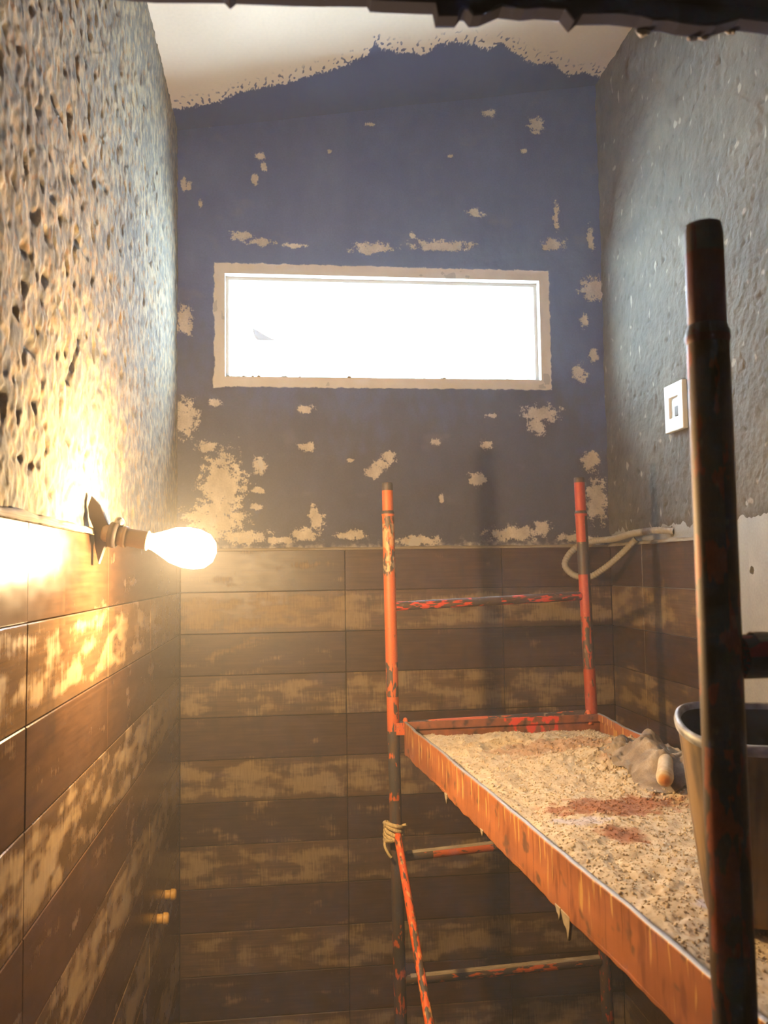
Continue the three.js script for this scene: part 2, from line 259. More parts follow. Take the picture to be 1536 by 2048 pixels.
// ---------------------------------------------------------------- structure: ceiling with the dark coat lapped over the back edge
{
  const w = struct('ceiling');
  const LAP = [[-0.5, -3.1], [-0.357, -3.121], [-0.24, -3.11], [-0.147, -3.061], [0.067, -3.01], [0.225, -2.954], [0.3, -2.907], [0.319, -2.832], [0.35, -2.88], [0.509, -2.936], [0.541, -2.894], [0.597, -2.88], [0.685, -2.911], [0.74, -2.95], [0.777, -2.914], [0.902, -3.033], [0.963, -3.076], [1.023, -3.08], [1.114, -3.177], [1.185, -3.175], [1.274, -3.223], [1.6, -3.24]];
  const lap = (x) => { for (let i = 1; i < LAP.length; i++) if (x <= LAP[i][0]) return lerp(LAP[i - 1][1], LAP[i][1], (x - LAP[i - 1][0]) / (LAP[i][0] - LAP[i - 1][0])); return -3.24; };
  const x0 = -0.5, x1 = 1.4, z0 = -3.32, z1 = -0.5;
  const covered = (x, z) => { const e = lap(x) - z + 0.02 * fbm(x / 0.03, z / 0.05, 4) + 0.012 * n2(x / 0.006, z / 0.02); return Math.max(sst(-0.004, 0.006, e), 0.8 * sst(-0.09, -0.02, e) * sst(0.34, 0.42, n2(x / 0.012, z / 0.022))); };
  const map = colorTex(1024, 1500, (u, v) => { const x = lerp(x0, x1, u), z = lerp(z0, z1, v), c = fbm(x / 0.4, z / 0.4, 4), f = n2(x / 0.01, z / 0.01); return mixc(mixc([214, 202, 184], [226, 214, 196], 0.5 + c).map((k) => k * (1 + 0.015 * f)), [62, 70, 108], z < -2.7 ? covered(x, z) : 0); });
  const g = grid(120, 180, (u, v) => { const x = lerp(x0, x1, u), z = lerp(z1, z0, v); return [x, ceilAt(x) + 0.004 * fbm(x / 0.3, z / 0.3, 3) - (z < -2.7 ? 0.003 * covered(x, z) : 0), z, u, 1 - v]; });
  part('plaster', g, mat({ map, roughness: 0.9 }), w).material.side = THREE.DoubleSide;
  const slab = new THREE.ExtrudeGeometry(new THREE.Shape([[-0.7, ceilAt(-0.7) + 0.02], [1.6, ceilAt(1.6) + 0.02], [1.6, 4.1], [-0.7, 4.1]].map((p) => new THREE.Vector2(...p))), { depth: 3.0, bevelEnabled: false }); slab.translate(0, 0, -3.5);
  part('slab', slab, BLOCK, w);
}
// ---------------------------------------------------------------- structure: front wall with the doorway and its ragged lintel, the hall behind the camera, the floor
{
  const w = struct('wall_front');
  const RAG = [[-0.3, 2.2], [-0.233, 2.203], [-0.15, 2.194], [-0.097, 2.192], [-0.043, 2.195], [-0.039, 2.191], [-0.035, 2.195], [0.011, 2.196], [0.069, 2.199], [0.071, 2.195], [0.082, 2.195], [0.122, 2.196], [0.124, 2.185], [0.138, 2.186], [0.142, 2.192], [0.147, 2.192], [0.151, 2.187], [0.158, 2.188], [0.174, 2.196], [0.193, 2.195], [0.205, 2.197], [0.226, 2.197], [0.233, 2.188], [0.239, 2.194], [0.268, 2.196], [0.289, 2.195], [0.299, 2.192], [0.311, 2.193], [0.322, 2.191], [0.34, 2.19], [0.353, 2.191], [0.373, 2.198], [0.407, 2.196], [0.453, 2.195], [0.55, 2.197]];
  const pts = [[-0.7, -0.02], [-0.4, -0.02], [-0.4, 2.206], [0.58, 2.206], [0.58, -0.02], [1.6, -0.02], [1.6, 4.0], [-0.7, 4.0]].map((p) => new THREE.Vector2(...p));
  const g = new THREE.ExtrudeGeometry(new THREE.Shape(pts), { depth: 0.1, bevelEnabled: false }); g.translate(0, 0, ZF);
  const dark = hex(0x3c3f60, { roughness: 0.95 });
  part('lintel_and_jambs', g, dark, w);
  const fr = new THREE.ExtrudeGeometry(new THREE.Shape([[-0.4, 2.212], ...RAG, [0.58, 2.212]].map((p) => new THREE.Vector2(...p))), { depth: 0.014, bevelEnabled: true, bevelSize: 0.0015, bevelThickness: 0.002, bevelSegments: 2 }); fr.translate(0, 0, ZF + 0.001); part('ragged_render_edge', fr, dark, w);
  for (const [x, y, r, k] of [[0.298, 2.192, 0.0042, 1], [0.34, 2.189, 0.003, 2], [0.35, 2.191, 0.0036, 3], [0.374, 2.197, 0.003, 4]]) { const c = blob(r * 1.5, r, r, k, 0.5, 2); c.translate(x, y, ZF - 0.001); part('plaster_crumb', c, hex(0xc4c4cc), w); }
  const hl = struct('wall_hall_left'); part('plaster', box(-1.2, -1.05, -0.02, 3.9, -0.56, 2.2), hex(0x8c8880), hl);
  const hr = struct('wall_hall_right'); part('plaster', box(1.9, 2.05, -0.02, 3.9, -0.56, 2.2), hex(0x8c8880), hr);
  const hb = struct('wall_hall_back'); part('plaster', box(-1.2, 2.05, -0.02, 3.9, 2.2, 2.35), hex(0x8c8880), hb);
  const hf = struct('wall_hall_front'); part('plaster', mergeGeometries([box(-1.2, -0.7, -0.02, 3.9, ZF, ZF + 0.1), box(1.6, 2.05, -0.02, 3.9, ZF, ZF + 0.1)]), hex(0x8c8880), hf);
  const hc = struct('ceiling_hall'); part('plaster', box(-1.2, 2.05, 3.9, 4.05, ZF, 2.35), hex(0x8c8880), hc);
  const fl = struct('floor'); part('screed', box(-1.2, 2.05, -0.15, 0, -3.5, 2.35), hex(0x6a6258, { roughness: 0.95 }), fl);
}
// ---------------------------------------------------------------- structure: the high window
{
  const w = struct('window_1');
  const zi = ZB - 0.055, f = 0.012, white = hex(0xe8ecec, { roughness: 0.45 });
  const bar = (a, b, c, d) => part('window_frame', box(a, b, c, d, zi - 0.045, zi), white, w);
  bar(WIN.x0, WIN.x1, WIN.y1 - f, WIN.y1); bar(WIN.x0, WIN.x1, WIN.y0, WIN.y0 + f); bar(WIN.x0, WIN.x0 + f, WIN.y0 + f, WIN.y1 - f); bar(WIN.x1 - f, WIN.x1, WIN.y0 + f, WIN.y1 - f);
  part('glass_pane', box(WIN.x0 + f, WIN.x1 - f, WIN.y0 + f, WIN.y1 - f, zi - 0.026, zi - 0.022), new THREE.MeshPhysicalMaterial({ color: 0xffffff, transmission: 1, thickness: 0, roughness: 0, ior: 1.5 }), w);
  const r = rng(77);
  for (let k = 0; k < 22; k++) { // crumbs of mortar left on the sill and in the corners
    const x = k < 16 ? lerp(WIN.x0 + 0.01, WIN.x0 + 0.55, r() ** 1.3) : lerp(WIN.x0 + 0.5, WIN.x1 - 0.03, r()), s = 0.0022 + 0.004 * r();
    const c = blob(s * 1.5, s, s, k * 3.1, 0.5, 2); c.translate(x, WIN.y0 + s * 0.6, ZB - 0.012 - 0.03 * r()); part('sill_crumb', c, MORTAR, w);
  }
  const fs = new THREE.Shape([[0, 0.05], [0.004, 0.026], [0.011, 0.008], [0.02, 0], [0.096, -0.002], [0.056, 0.018], [0.026, 0.036]].map((p) => new THREE.Vector2(...p)));
  const fg = new THREE.ShapeGeometry(fs); fg.translate(-0.117, 2.646, zi - 0.02);
  single('wedge_stand_in', fg, new THREE.MeshPhysicalMaterial({ color: 0xccd4e0, roughness: 1, transmission: 0.014, thickness: 0 }), 'pale grey stand-in scrap stuck to the bright window glass', 'wedge');  // added on the glass in place of a pale shape outside
}

// ---------------------------------------------------------------- painted steel
// fn(v metres along, a turn 0..1) -> 0..1 share of paint left on the steel
function paintTex(len, seed, paint, colors, w = 128, h = 512) {
  return colorTex(w, h, (u, v) => {
    const y = v * len, a = u * 0.13, n = fbm(a / 0.02 + seed * 7, y / 0.045 + seed, 4), k = paint(y, u);
    let c = mixc(colors.steel, colors.mud, sst(-0.3, 0.35, fbm(a / 0.03 + seed, y / 0.12 - seed, 3)));
    c = mixc(c, colors.paint, sst(-0.06, 0.05, k - 0.5 + 0.9 * n));
    c = mixc(c, colors.cement, (colors.spots ?? 0.6) * sst(0.36, 0.46, fbm(a / 0.02 + seed * 3, y / 0.03 + 50, 3) + (colors.cementAt ? colors.cementAt(y) : 0)));
    return c.map((q) => q * (1 + 0.08 * n2(a / 0.002, y / 0.004)));
  });
}
const STEEL = { steel: [70, 66, 66], mud: [92, 72, 56], paint: [194, 94, 48], cement: [200, 176, 140] };
const steelMat = (len, seed, paint, colors = STEEL, w, h) => mat({ map: paintTex(len, seed, paint, { ...STEEL, ...colors }, w, h), roughness: 0.55, metalness: 0.1 });
const steps = (list) => (y) => { for (const [a, b, k] of list) if (y >= a && y < b) return k; return 0; };

// a ladder frame: two posts with narrower spigots on top, rails between
function ladderFrame(name, label, feet, tops, rails, mats, yaw) {
  const t = thing(name, label, 'scaffold', [0, 0, 0]);
  const at = (k, y) => feet[k].clone().lerp(tops[k], y / tops[k].y);
  for (const k of [0, 1]) {
    const p = part('post', pole(feet[k], tops[k], 0.018, 28), mats.post[k], t);
    part('base_foot', pole(feet[k], feet[k].clone().add(V(0, 0.012, 0)), 0.028, 24), mats.rail[0], p);
    part('collar', lathe([[0.018, -0.004], [0.0192, 0], [0.0189, 0.006], [0.0165, 0.013], [0.015, 0.013]], 28, tops[k], tops[k].clone().add(V(0, 1, 0))), mats.spigot[k], p);
    const up = tops[k].clone().sub(feet[k]).normalize();
    part('spigot', lathe([[0.0001, 0], [0.0163, 0], [0.0165, 0.05], [0.0164, mats.spig[k] - 0.006], [0.0152, mats.spig[k]], [0.0134, mats.spig[k]], [0.0132, mats.spig[k] - 0.03], [0.0001, mats.spig[k] - 0.03]], 28, tops[k], tops[k].clone().add(up)), mats.spigot[k], t);
  }
  rails.forEach((y, i) => {
    const a = at(0, y[0]), b = at(1, y[1]), d = b.clone().sub(a).normalize();
    const r = part('rail', pole(a.clone().addScaledVector(d, 0.016), b.clone().addScaledVector(d, -0.016), y[2] ?? 0.0145, 20), mats.rail[i % mats.rail.length], t);
    if (y[3]) part('dust_crust', grid(80, 5, (u, v) => { const p = a.clone().lerp(b, lerp(0.05, 0.97, u)), an = lerp(0.25, 0.75, v) * Math.PI, rr = (y[2] ?? 0.0145) + 0.0005 + 0.0016 * (1 + fbm(u * 30, v * 2, 3)) * Math.sin(v * Math.PI); return [p.x, p.y + Math.sin(an) * rr, p.z + Math.cos(an) * rr]; }), MORTAR, r);
  });
  return t;
}
// back frame against the tiles
{
  const lp = steelMat(1.937, 2, steps([[1.75, 1.95, 0.6], [1.5, 1.75, 0.95], [1.4, 1.5, 0.55], [1.3, 1.4, 0.72], [1.1, 1.3, 0.25], [0.5, 0.75, 0.3], [0, 0.5, 0.2]]), { cementAt: (y) => (y > 1.76 && y < 1.91 ? 0.4 : -0.2) }, 128, 1024);
  const rp = steelMat(1.936, 5, (y, u) => steps([[1.85, 1.95, 0.95], [1.75, 1.85, 0.05], [1.62, 1.75, 0.9], [1.46, 1.62, 0.42], [1.3, 1.46, 0.8], [0, 1.3, 0.3]])(y) * (u > 0.05 && u < 0.4 && y > 1.47 ? 0.25 : 1), { paint: [166, 70, 44], spots: 0.3 }, 128, 1024);  // right side stripped of paint to put its unlit shade into the colour
  const sp = steelMat(0.096, 3, (y) => (y > 0.37 * 0.096 ? 0 : 1.1), { spots: 0.1 }, 128, 128), sp2 = steelMat(0.116, 6, (y) => (y > 0.41 * 0.116 ? 0 : 1.1), { paint: [172, 68, 46], spots: 0.1 }, 128, 128);
  const r1 = steelMat(0.65, 8, (y) => (y < 0.26 ? 0.42 : y < 0.36 ? 0.1 : 0.4), { paint: [196, 66, 38], steel: [66, 54, 48], spots: 0.3 }, 128, 256), r2 = steelMat(0.65, 9, (y) => (y > 0.1 && y < 0.3 ? 0.8 : 0.2), {}, 128, 256), r3 = steelMat(0.65, 10, (y) => (y > 0.2 && y < 0.5 ? 0.45 : 0.15), {}, 128, 256);
  ladderFrame('scaffold', 'orange ladder-type scaffold frame standing against the tiled back wall below the window', [V(0.327, 0, -2.556), V(0.961, 0, -2.6)], [V(0.306, 1.915, -2.552), V(0.912, 1.914, -2.596)], [[1.645, 1.665, 0.0136, 0], [1.297, 1.306, 0.0141, 0], [0.924, 0.947, 0.0136, 1], [0.578, 0.578, 0.0145, 1]],
    { post: [lp, rp], spigot: [sp, sp2], spig: [0.096, 0.116], rail: [r1, r2, r2, r3] });
}
// near frame just inside the doorway
{
  const np = steelMat(1.975, 12, (y, u) => (y > 1.45 && y < 1.62 ? 0.5 : y > 1.7 && y < 1.86 ? 0.4 : 0.25), { steel: [70, 64, 60], mud: [104, 80, 56], paint: [150, 76, 42], spots: 0.2 }, 256, 1024);
  const sp = steelMat(0.103, 13, (y) => (y > 0.37 * 0.103 ? 0.1 : 1.1), { paint: [96, 42, 38], spots: 0.05 }, 128, 128), rl = steelMat(0.67, 14, () => 0.45, { paint: [150, 44, 36], steel: [60, 52, 50], spots: 0.2 }, 128, 256);
  ladderFrame('scaffold', 'dark muddy scaffold frame nearest the camera, its post crossing the bucket', [V(0.37, 0, -0.713), V(0.964, 0, -0.757)], [V(0.37, 1.948, -0.713), V(0.964, 1.948, -0.757)], [[1.672, 1.672, 0.0189, 1], [1.21, 1.21, 0.0141, 0], [0.861, 0.861, 0.0141, 0], [0.518, 0.518, 0.0141, 0]],
    { post: [np, np], spigot: [sp, sp], spig: [0.103, 0.103], rail: [rl] });
}
// ---------------------------------------------------------------- the sheet-steel tray laid between the frames
const TRAY = { z0: -2.53, z1: -0.818, y: 1.312, hgt: 0.0915 };
const trayL = (z) => 0.34 + (z + 2.552) * 0.0665, trayR = (z) => 0.929 - (z + 2.552) * 0.012, trayYR = (z) => 0.005 - 0.012 * (z + 2.552);
{
  const t = thing('scaffold_platform', 'long orange-rust steel tray platform holding mortar rubble, laid across the scaffold frames', 'platform');
  const bt = colorTex(1024, 128, (u, v) => {
    const X = u * 1.71, Y = v * TRAY.hgt, n = fbm(X / 0.03, Y / 0.09, 4), st = n2(X / 0.007, Y / 0.12), b = fbm(X / 0.2 + 4, Y / 0.06, 3);
    let c = mixc([140, 84, 50], [184, 114, 68], 0.5 + 0.6 * b + 0.12 * st);
    c = mixc(c, [112, 64, 40], 0.6 * sst(0.12, 0.5, n)); c = mixc(c, [92, 70, 56], 0.7 * sst(0.25, 0.5, fbm(X / 0.05 + 30, Y / 0.04, 3)));
    c = mixc(c, [206, 166, 96], 0.75 * sst(0.3, 0.42, n2(X / 0.011 + 60, Y / 0.1) * (0.4 + 0.6 * v) + 0.15 * n));
    c = mixc(c, [96, 52, 30], 0.4 * sst(0.4, 0.7, n2(X / 0.005 + 90, Y / 0.15)));
    return c;
  });
  const bm = mat({ map: bt, roughness: 0.6, metalness: 0.1 }), lipM = hex(0x8a8684, { roughness: 0.55, metalness: 0.3 });
  // a side board: folded sheet with a rolled lip, slightly buckled
  const board = (xf, out, yf) => grid(160, 9, (u, v) => {
    const z = lerp(TRAY.z0, TRAY.z1, u), k = v * 9, wob = 0.004 * n2(z / 0.25, out * 3) + 0.0015 * n2(z / 0.06, 4), y1 = TRAY.y + yf(z) + 0.002 * n2(z / 0.15, out);
    const prof = [[-0.03, -TRAY.hgt + 0.001], [-0.002, -TRAY.hgt], [0, -TRAY.hgt + 0.003], [0.0005, -0.06], [0, -0.03], [0.001, -0.003], [0, 0], [-0.003, 0.0012], [-0.0075, 0.0004], [-0.0075, -0.02]][Math.round(k)];
    return [xf(z) + out * (prof[0] + wob), y1 + prof[1] + (k < 3 ? 0.003 * n2(z / 0.04, 7) : 0), z, u, 1 + prof[1] / TRAY.hgt];
  });
  const L = part('side_board', board(trayL, -1, () => 0), bm, t); L.material.side = THREE.DoubleSide;
  const R = part('side_board', board(trayR, 1, trayYR), bm, t);
  for (const [o, xf, s, yf] of [[L, trayL, -1, () => 0], [R, trayR, 1, trayYR]]) {
    part('worn_lip', grid(160, 4, (u, v) => { const z = lerp(TRAY.z0, TRAY.z1, u), a = v * Math.PI, wob = 0.004 * n2(z / 0.25, s * 3) + 0.0015 * n2(z / 0.06, 4); return [xf(z) + s * (wob - 0.0035 + 0.0042 * Math.cos(a)), TRAY.y + yf(z) + 0.002 * n2(z / 0.15, s) + 0.0003 + 0.0022 * Math.sin(a), z]; }), lipM, o);
  }
  const endTex = colorTex(256, 64, (u, v) => { const X = u * 0.67, Y = v * 0.1, n = fbm(X / 0.03 + 9, Y / 0.04, 4); let c = mixc([104, 66, 44], [146, 84, 52], 0.5 + n); c = mixc(c, [204, 62, 30], (u > 0.5 && u < 0.78 ? 1 : 0) * sst(-0.05, 0.1, n)); return mixc(c, [70, 50, 40], sst(0.2, 0.45, -n)); });
  const end = (z, s) => grid(30, 7, (u, v) => { const x = lerp(trayL(z), trayR(z), u), k = Math.round(v * 7), p = [[0.03, -TRAY.hgt + 0.001], [0, -TRAY.hgt], [0, -0.06], [0, -0.02], [0, 0], [0.004, 0.0015], [0.008, 0], [0.008, -0.02]][k]; return [x, TRAY.y + trayYR(z) * u + p[1], z + s * p[0], u, 1 + p[1] / TRAY.hgt]; });
  const em = mat({ map: endTex, roughness: 0.65, side: THREE.DoubleSide });
  part('end_board', end(TRAY.z0, 1), em, t); part('end_board', end(TRAY.z1, -1), em, t);
  part('deck_sheet', grid(40, 8, (u, v) => { const z = lerp(TRAY.z0, TRAY.z1, u); return [lerp(trayL(z), trayR(z), v), TRAY.y - 0.083 + 0.002 * n2(u * 12, v * 3), z]; }), mat({ map: bt, roughness: 0.7, side: THREE.DoubleSide }), t);
  const hookM = steelMat(0.1, 21, () => 0.8, { paint: [196, 96, 44] }, 64, 64);
  for (const [x, y, z, s] of [[trayL(-2.53) + 0.006, 1.312, -2.531, -1], [trayR(-2.53) - 0.03, 1.317, -2.531, -1], [0.48, 1.31, -0.817, 1], [0.88, 1.3, -0.817, 1]]) {
    const c = new THREE.CatmullRomCurve3([V(x, y - 0.03, z), V(x, y - 0.004, z + s * 0.004), V(x, y + 0.004, z + s * 0.016), V(x, y - 0.006, z + s * 0.03)]); // hook over the rail
    part('hook', new THREE.TubeGeometry(c, 14, 0.007, 8), hookM, t);
  }
  part('hook_plate', box(0.318, 0.345, 1.276, 1.31, -2.536, -2.529), hookM, t);
  const r = rng(31);
  for (const [z, len, wid] of [[-2.05, 0.016, 0.01], [-1.32, 0.031, 0.017], [-1.351, 0.014, 0.01], [-1.76, 0.006, 0.009]]) { // mortar that ran over the board and hardened
    const s = new THREE.Shape([[-wid, 0.004], [-wid * 0.4, -len * 0.4], [wid * 0.2, -len * 0.55], [wid * 0.5, -len], [wid * 0.9, -len * 0.3], [wid, 0.004]].map((p) => new THREE.Vector2(...p)));
    const g = new THREE.ExtrudeGeometry(s, { depth: 0.003, bevelEnabled: true, bevelSize: 0.001, bevelThickness: 0.001, bevelSegments: 1 }); g.rotateY(-Math.PI / 2 + 0.1 * r()); g.translate(trayL(z) + 0.002, TRAY.y - TRAY.hgt + 0.002, z); part('mortar_drip', g, MORTAR, t);
  }
}
// ---------------------------------------------------------------- mortar rubble in the tray
const HEAPS = [[0.836, -2.068, 0.16, 0.21, 0.045], [0.88, -1.804, 0.105, 0.176, 0.026], [0.634, -2.288, 0.264, 0.22, 0.026], [0.528, -1.32, 0.176, 0.264, 0.01]];
function debrisY(x, z) {
  let h = TRAY.y - 0.036 + 0.014 * fbm(x / 0.16 + 3, z / 0.2, 4) + 0.004 * fbm(x / 0.03, z / 0.035, 3);
  for (const [a, b, p, q, k] of HEAPS) { const d = ((x - a) / p) ** 2 + ((z - b) / q) ** 2; h += k * Math.exp(-d * 1.4) * (0.8 + 0.7 * fbm(x / 0.05, z / 0.05, 3)); }
  const e = Math.min(x - trayL(z), trayR(z) - x, z - TRAY.z0, TRAY.z1 - z); return Math.min(h, TRAY.y - 0.008 + 0.05 * sst(0, 0.12, e)) - 0.01 * (1 - sst(0, 0.05, e));
}
function debrisColor(x, z) {
  const a = fbm(x / 0.05, z / 0.06 + 5, 5), b = fbm(x / 0.18 + 8, z / 0.22, 3), f = n2(x / 0.006, z / 0.007);
  let c = mixc([156, 138, 112], [206, 192, 166], 0.55 + 0.5 * a + 0.15 * f);
  c = mixc(c, [112, 84, 62], 0.3 * sst(0.2, 0.55, a + 0.3 * f));
  const red = (cx, cz, rx, rz) => 1 - sst(0.6, 1.15, Math.hypot((x - cx) / rx, (z - cz) / rz) + 0.7 * fbm(x / 0.03, z / 0.03 + 9, 3));
  c = mixc(c, [126, 70, 40], 0.75 * Math.max(red(0.651, -1.698, 0.15, 0.066), red(0.59, -1.514, 0.044, 0.053), red(0.836, -2.024, 0.088, 0.13) * 0.6, red(0.704, -2.2, 0.19, 0.088) * 0.45));
  c = mixc(c, [176, 172, 186], 0.8 * Math.max(red(0.546, -1.61, 0.07, 0.03), red(0.581, -1.175, 0.025, 0.02)));
  return c;
}
{
  const t = new THREE.Group(); t.name = 'mortar_rubble'; t.userData = { label: 'crumbly heap of pale mortar rubble and dust filling the steel tray', category: 'rubble', kind: 'stuff' }; scene.add(t);
  const nu = 150, nv = 460, col = new Float32Array((nu + 1) * (nv + 1) * 3), cc = new THREE.Color();
  const g = grid(nu, nv, (u, v) => { const z = lerp(TRAY.z1 - 0.004, TRAY.z0 + 0.004, v), x = lerp(trayL(z) + 0.006, trayR(z) - 0.006, u); const k = (Math.round(v * nv) * (nu + 1) + Math.round(u * nu)) * 3, c = debrisColor(x, z); cc.setRGB(c[0] / 255, c[1] / 255, c[2] / 255, THREE.SRGBColorSpace); col[k] = cc.r; col[k + 1] = cc.g; col[k + 2] = cc.b; return [x, debrisY(x, z), z]; });
  g.setAttribute('color', new THREE.BufferAttribute(col, 3));
  const bump = valueTex(512, 512, (u, v) => 0.5 + 0.6 * fbm(u * 40, v * 120, 4));
  const m = mat({ vertexColors: true, roughness: 0.95, bumpMap: bump, bumpScale: 0.003 });
  const bed = part('dust_bed', g, m, t); bed.userData.kind = 'stuff';
  const N = 16000, r = rng(5), crumb = blob(1, 0.75, 0.9, 3, 0.4, 1, 1.2), im = shadows(new THREE.InstancedMesh(crumb, mat({ color: 0xffffff, roughness: 0.95 }), N)), M = new THREE.Matrix4(), Q = new THREE.Quaternion(), E = new THREE.Euler();
  for (let i = 0; i < N; i++) {
    const z = lerp(TRAY.z1 - 0.02, TRAY.z0 + 0.015, r()), x = lerp(trayL(z) + 0.012, trayR(z) - 0.012, r() ** 0.9), heap = Math.exp(-(((x - 0.836) / 0.14) ** 2 + ((z + 1.98) / 0.26) ** 2)), s = (0.0008 + 0.0022 * r() ** 4) * (1 + 1.1 * heap);
    M.compose(V(x, debrisY(x, z) + s * 0.3, z), Q.setFromEuler(E.set(r() * 6, r() * 6, r() * 6)), V(s, s * (0.6 + 0.5 * r()), s)); im.setMatrixAt(i, M);
    const c = debrisColor(x, z), k = 0.95 + 0.15 * r(); im.setColorAt(i, cc.setRGB(c[0] * k / 255, c[1] * k / 255, c[2] * k / 255, THREE.SRGBColorSpace));
  }
  im.name = 'crumbs'; im.userData.kind = 'stuff'; t.add(im);
}
// crumpled rag and pale stub on the rubble
{
  const rag = grid(90, 90, (u, v) => {
    const a = (u - 0.5) * 2, b = (v - 0.5) * 2, r = Math.hypot(a, b), w = fbm(u * 2.6 + 4, v * 3.4, 3), x = 0.85 + a * 0.095 + 0.025 * n2(v * 3, 2), z = -1.936 + b * 0.18 + 0.03 * n2(u * 3, 8);
    return [Math.min(x, trayR(z) - 0.014), debrisY(x, z) + 0.002 + (1 - sst(0.35, 1.25, r)) * (0.03 + 0.022 * w + 0.006 * Math.sin(u * 11 + v * 8 + 4 * w) + 0.004 * fbm(u * 12, v * 12, 3)), z];
  });
  const rt = colorTex(256, 256, (u, v) => { const c = fbm(u * 5, v * 5, 4), f = n2(u * 90, v * 90); return mixc([96, 84, 72], [168, 152, 130], 0.5 + 0.9 * c).map((k) => k * (1 + 0.1 * f)); });
  single('rag', rag, mat({ map: rt, roughness: 0.98, side: THREE.DoubleSide }), 'crumpled grey-brown dirty rag on the rubble left of the bucket', 'rag');
  const a = V(0.84, 1.326, -1.883), b = V(0.767, 1.316, -1.729), s = thing('wooden_stub', 'short pale rounded stub poking out of the crumpled rag', 'stub');
  const d = b.clone().sub(a).length();
  part('shaft', lathe([[0.0001, 0], [0.013, 0.004], [0.016, 0.03], [0.0165, d * 0.6], [0.018, d * 0.85], [0.0165, d - 0.01], [0.012, d - 0.002], [0.0001, d]], 20, a, b), mat({ roughness: 0.8, map: colorTex(64, 128, (u, v) => { const n = fbm(u * 6, v * 9, 3); return mixc(mixc([206, 190, 162], [176, 150, 112], 0.5 + n), [176, 110, 48], sst(0.8, 0.95, v)); }) }), s);
}
// ---------------------------------------------------------------- rubber bucket standing in the tray
{
  const t = thing('bucket', 'black rubber builders bucket, window highlight painted pale on its rim, standing in the tray behind the near post', 'bucket', [0.628, 1.2855, -1.137]);
  const K = 0.88, H = 0.293 * K, prof = [[0.0001, 0.0], [0.066, 0.0], [0.074, 0.004], [0.077, 0.012], [0.084, 0.05], [0.101, 0.14], [0.115, 0.22], [0.1245, 0.272], [0.1245, 0.276], [0.121, 0.276], [0.112, 0.22], [0.098, 0.14], [0.081, 0.05], [0.073, 0.014], [0.0001, 0.012]];
  const body = new THREE.LatheGeometry(prof.map((p) => new THREE.Vector2(p[0] * K, p[1] * K)), 72);
  const bend = (g) => { const p = g.attributes.position; for (let i = 0; i < p.count; i++) { const x = p.getX(i), y = p.getY(i), z = p.getZ(i), k = y / H, a = Math.atan2(z, x), f = 1 + k * k * (0.035 * Math.cos(2 * a + 0.6) + 0.015 * Math.cos(3 * a)); p.setXYZ(i, x * f + 0.019 * k, y - 0.14 * k * z + 0.004 * k * Math.cos(3 * a + 1), z * f); } g.computeVertexNormals(); return g; };
  const bt = colorTex(256, 256, (u, v) => { const n = fbm(u * 10, v * 5, 4), st = n2(u * 60, v * 3); return mixc([44, 40, 36], [142, 116, 82], v < 0.52 ? (0.45 + 0.55 * sst(-0.25, 0.4, n + 0.3 * st)) : 0.1 * sst(0, 0.5, n)); });
  part('body', bend(body), mat({ map: bt, roughness: 0.7 }), t).material.side = THREE.DoubleSide;
  part('rim', bend(new THREE.LatheGeometry([[0.1195, 0.276], [0.1205, 0.2835], [0.124, 0.286], [0.1285, 0.284], [0.13, 0.278], [0.1285, 0.271], [0.1245, 0.268]].map((p) => new THREE.Vector2(p[0] * K, p[1] * K)), 72)), mat({ roughness: 0.5, map: colorTex(256, 32, (u, v) => { const n = fbm(u * 30, v * 3, 3); return mixc([110, 110, 112], [190, 190, 190], 0.5 + n); }) }), t);  // rim colour paled to carry the window highlight
}
// ---------------------------------------------------------------- slanting brace bar and its lashing
{
  const A = V(0.315, 1.0064, -2.524), B = V(0.32, 0.7283, -2.03), d = B.clone().sub(A), C = A.clone().addScaledVector(d, 3.56), D = V(0.358, C.y - 0.02, -0.736);
  const m = steelMat(2.1, 24, (y, u) => 0.62 + 0.1 * Math.sin(y * 9), { paint: [218, 92, 34], cement: [226, 180, 120], cementAt: (y) => (y < 1.0 ? 0.16 : 0) }, 128, 1024);
  const t = thing('brace_bar', 'thin orange slanting brace bar tied to the left post of the back scaffold frame', 'brace');
  part('bar', pole(A.clone().addScaledVector(d, -0.03), C, 0.0108, 18), m, t);
  part('bolt_end', pole(C, D, 0.0095, 14), m, t);
  const l = thing('rope_lashing', 'tan rope lashing wound where the slanting brace meets the back left post', 'rope'), rm = mat({ roughness: 0.98, map: colorTex(256, 64, (u, v) => { const s = Math.sin((u * 120 + v * 6) * Math.PI); return mixc([150, 128, 88], [222, 200, 150], 0.5 + 0.3 * s + 0.4 * n2(u * 60, v * 8)); }) });
  const r = rng(9);
  for (let k = 0; k < 8; k++) { const y = 0.978 + k * 0.0058 + 0.004 * (r() - 0.5), n = 24, ps = []; for (let i = 0; i < n; i++) { const a = i / n * Math.PI * 2; ps.push(V(0.3067 + 0.0245 * Math.cos(a) + 0.003 * r(), y + 0.011 * Math.sin(a + k * 0.8), -2.548 + 0.03 * Math.sin(a) + 0.012 * Math.max(0, Math.sin(a)))); } part('turn', tube(ps, 0.0062, 60, 8, true), rm, l); }
  for (const ps of [[V(0.283, 0.984, -2.539), V(0.28, 0.967, -2.526), V(0.29, 0.945, -2.518), V(0.297, 0.936, -2.518)], [V(0.287, 1.006, -2.539), V(0.282, 1.024, -2.533), V(0.288, 1.035, -2.527)], [V(0.326, 1.012, -2.539), V(0.336, 1.021, -2.53), V(0.343, 1.023, -2.526)]]) part('loose_end', tube(ps, 0.0042, 20, 6), rm, l);
}
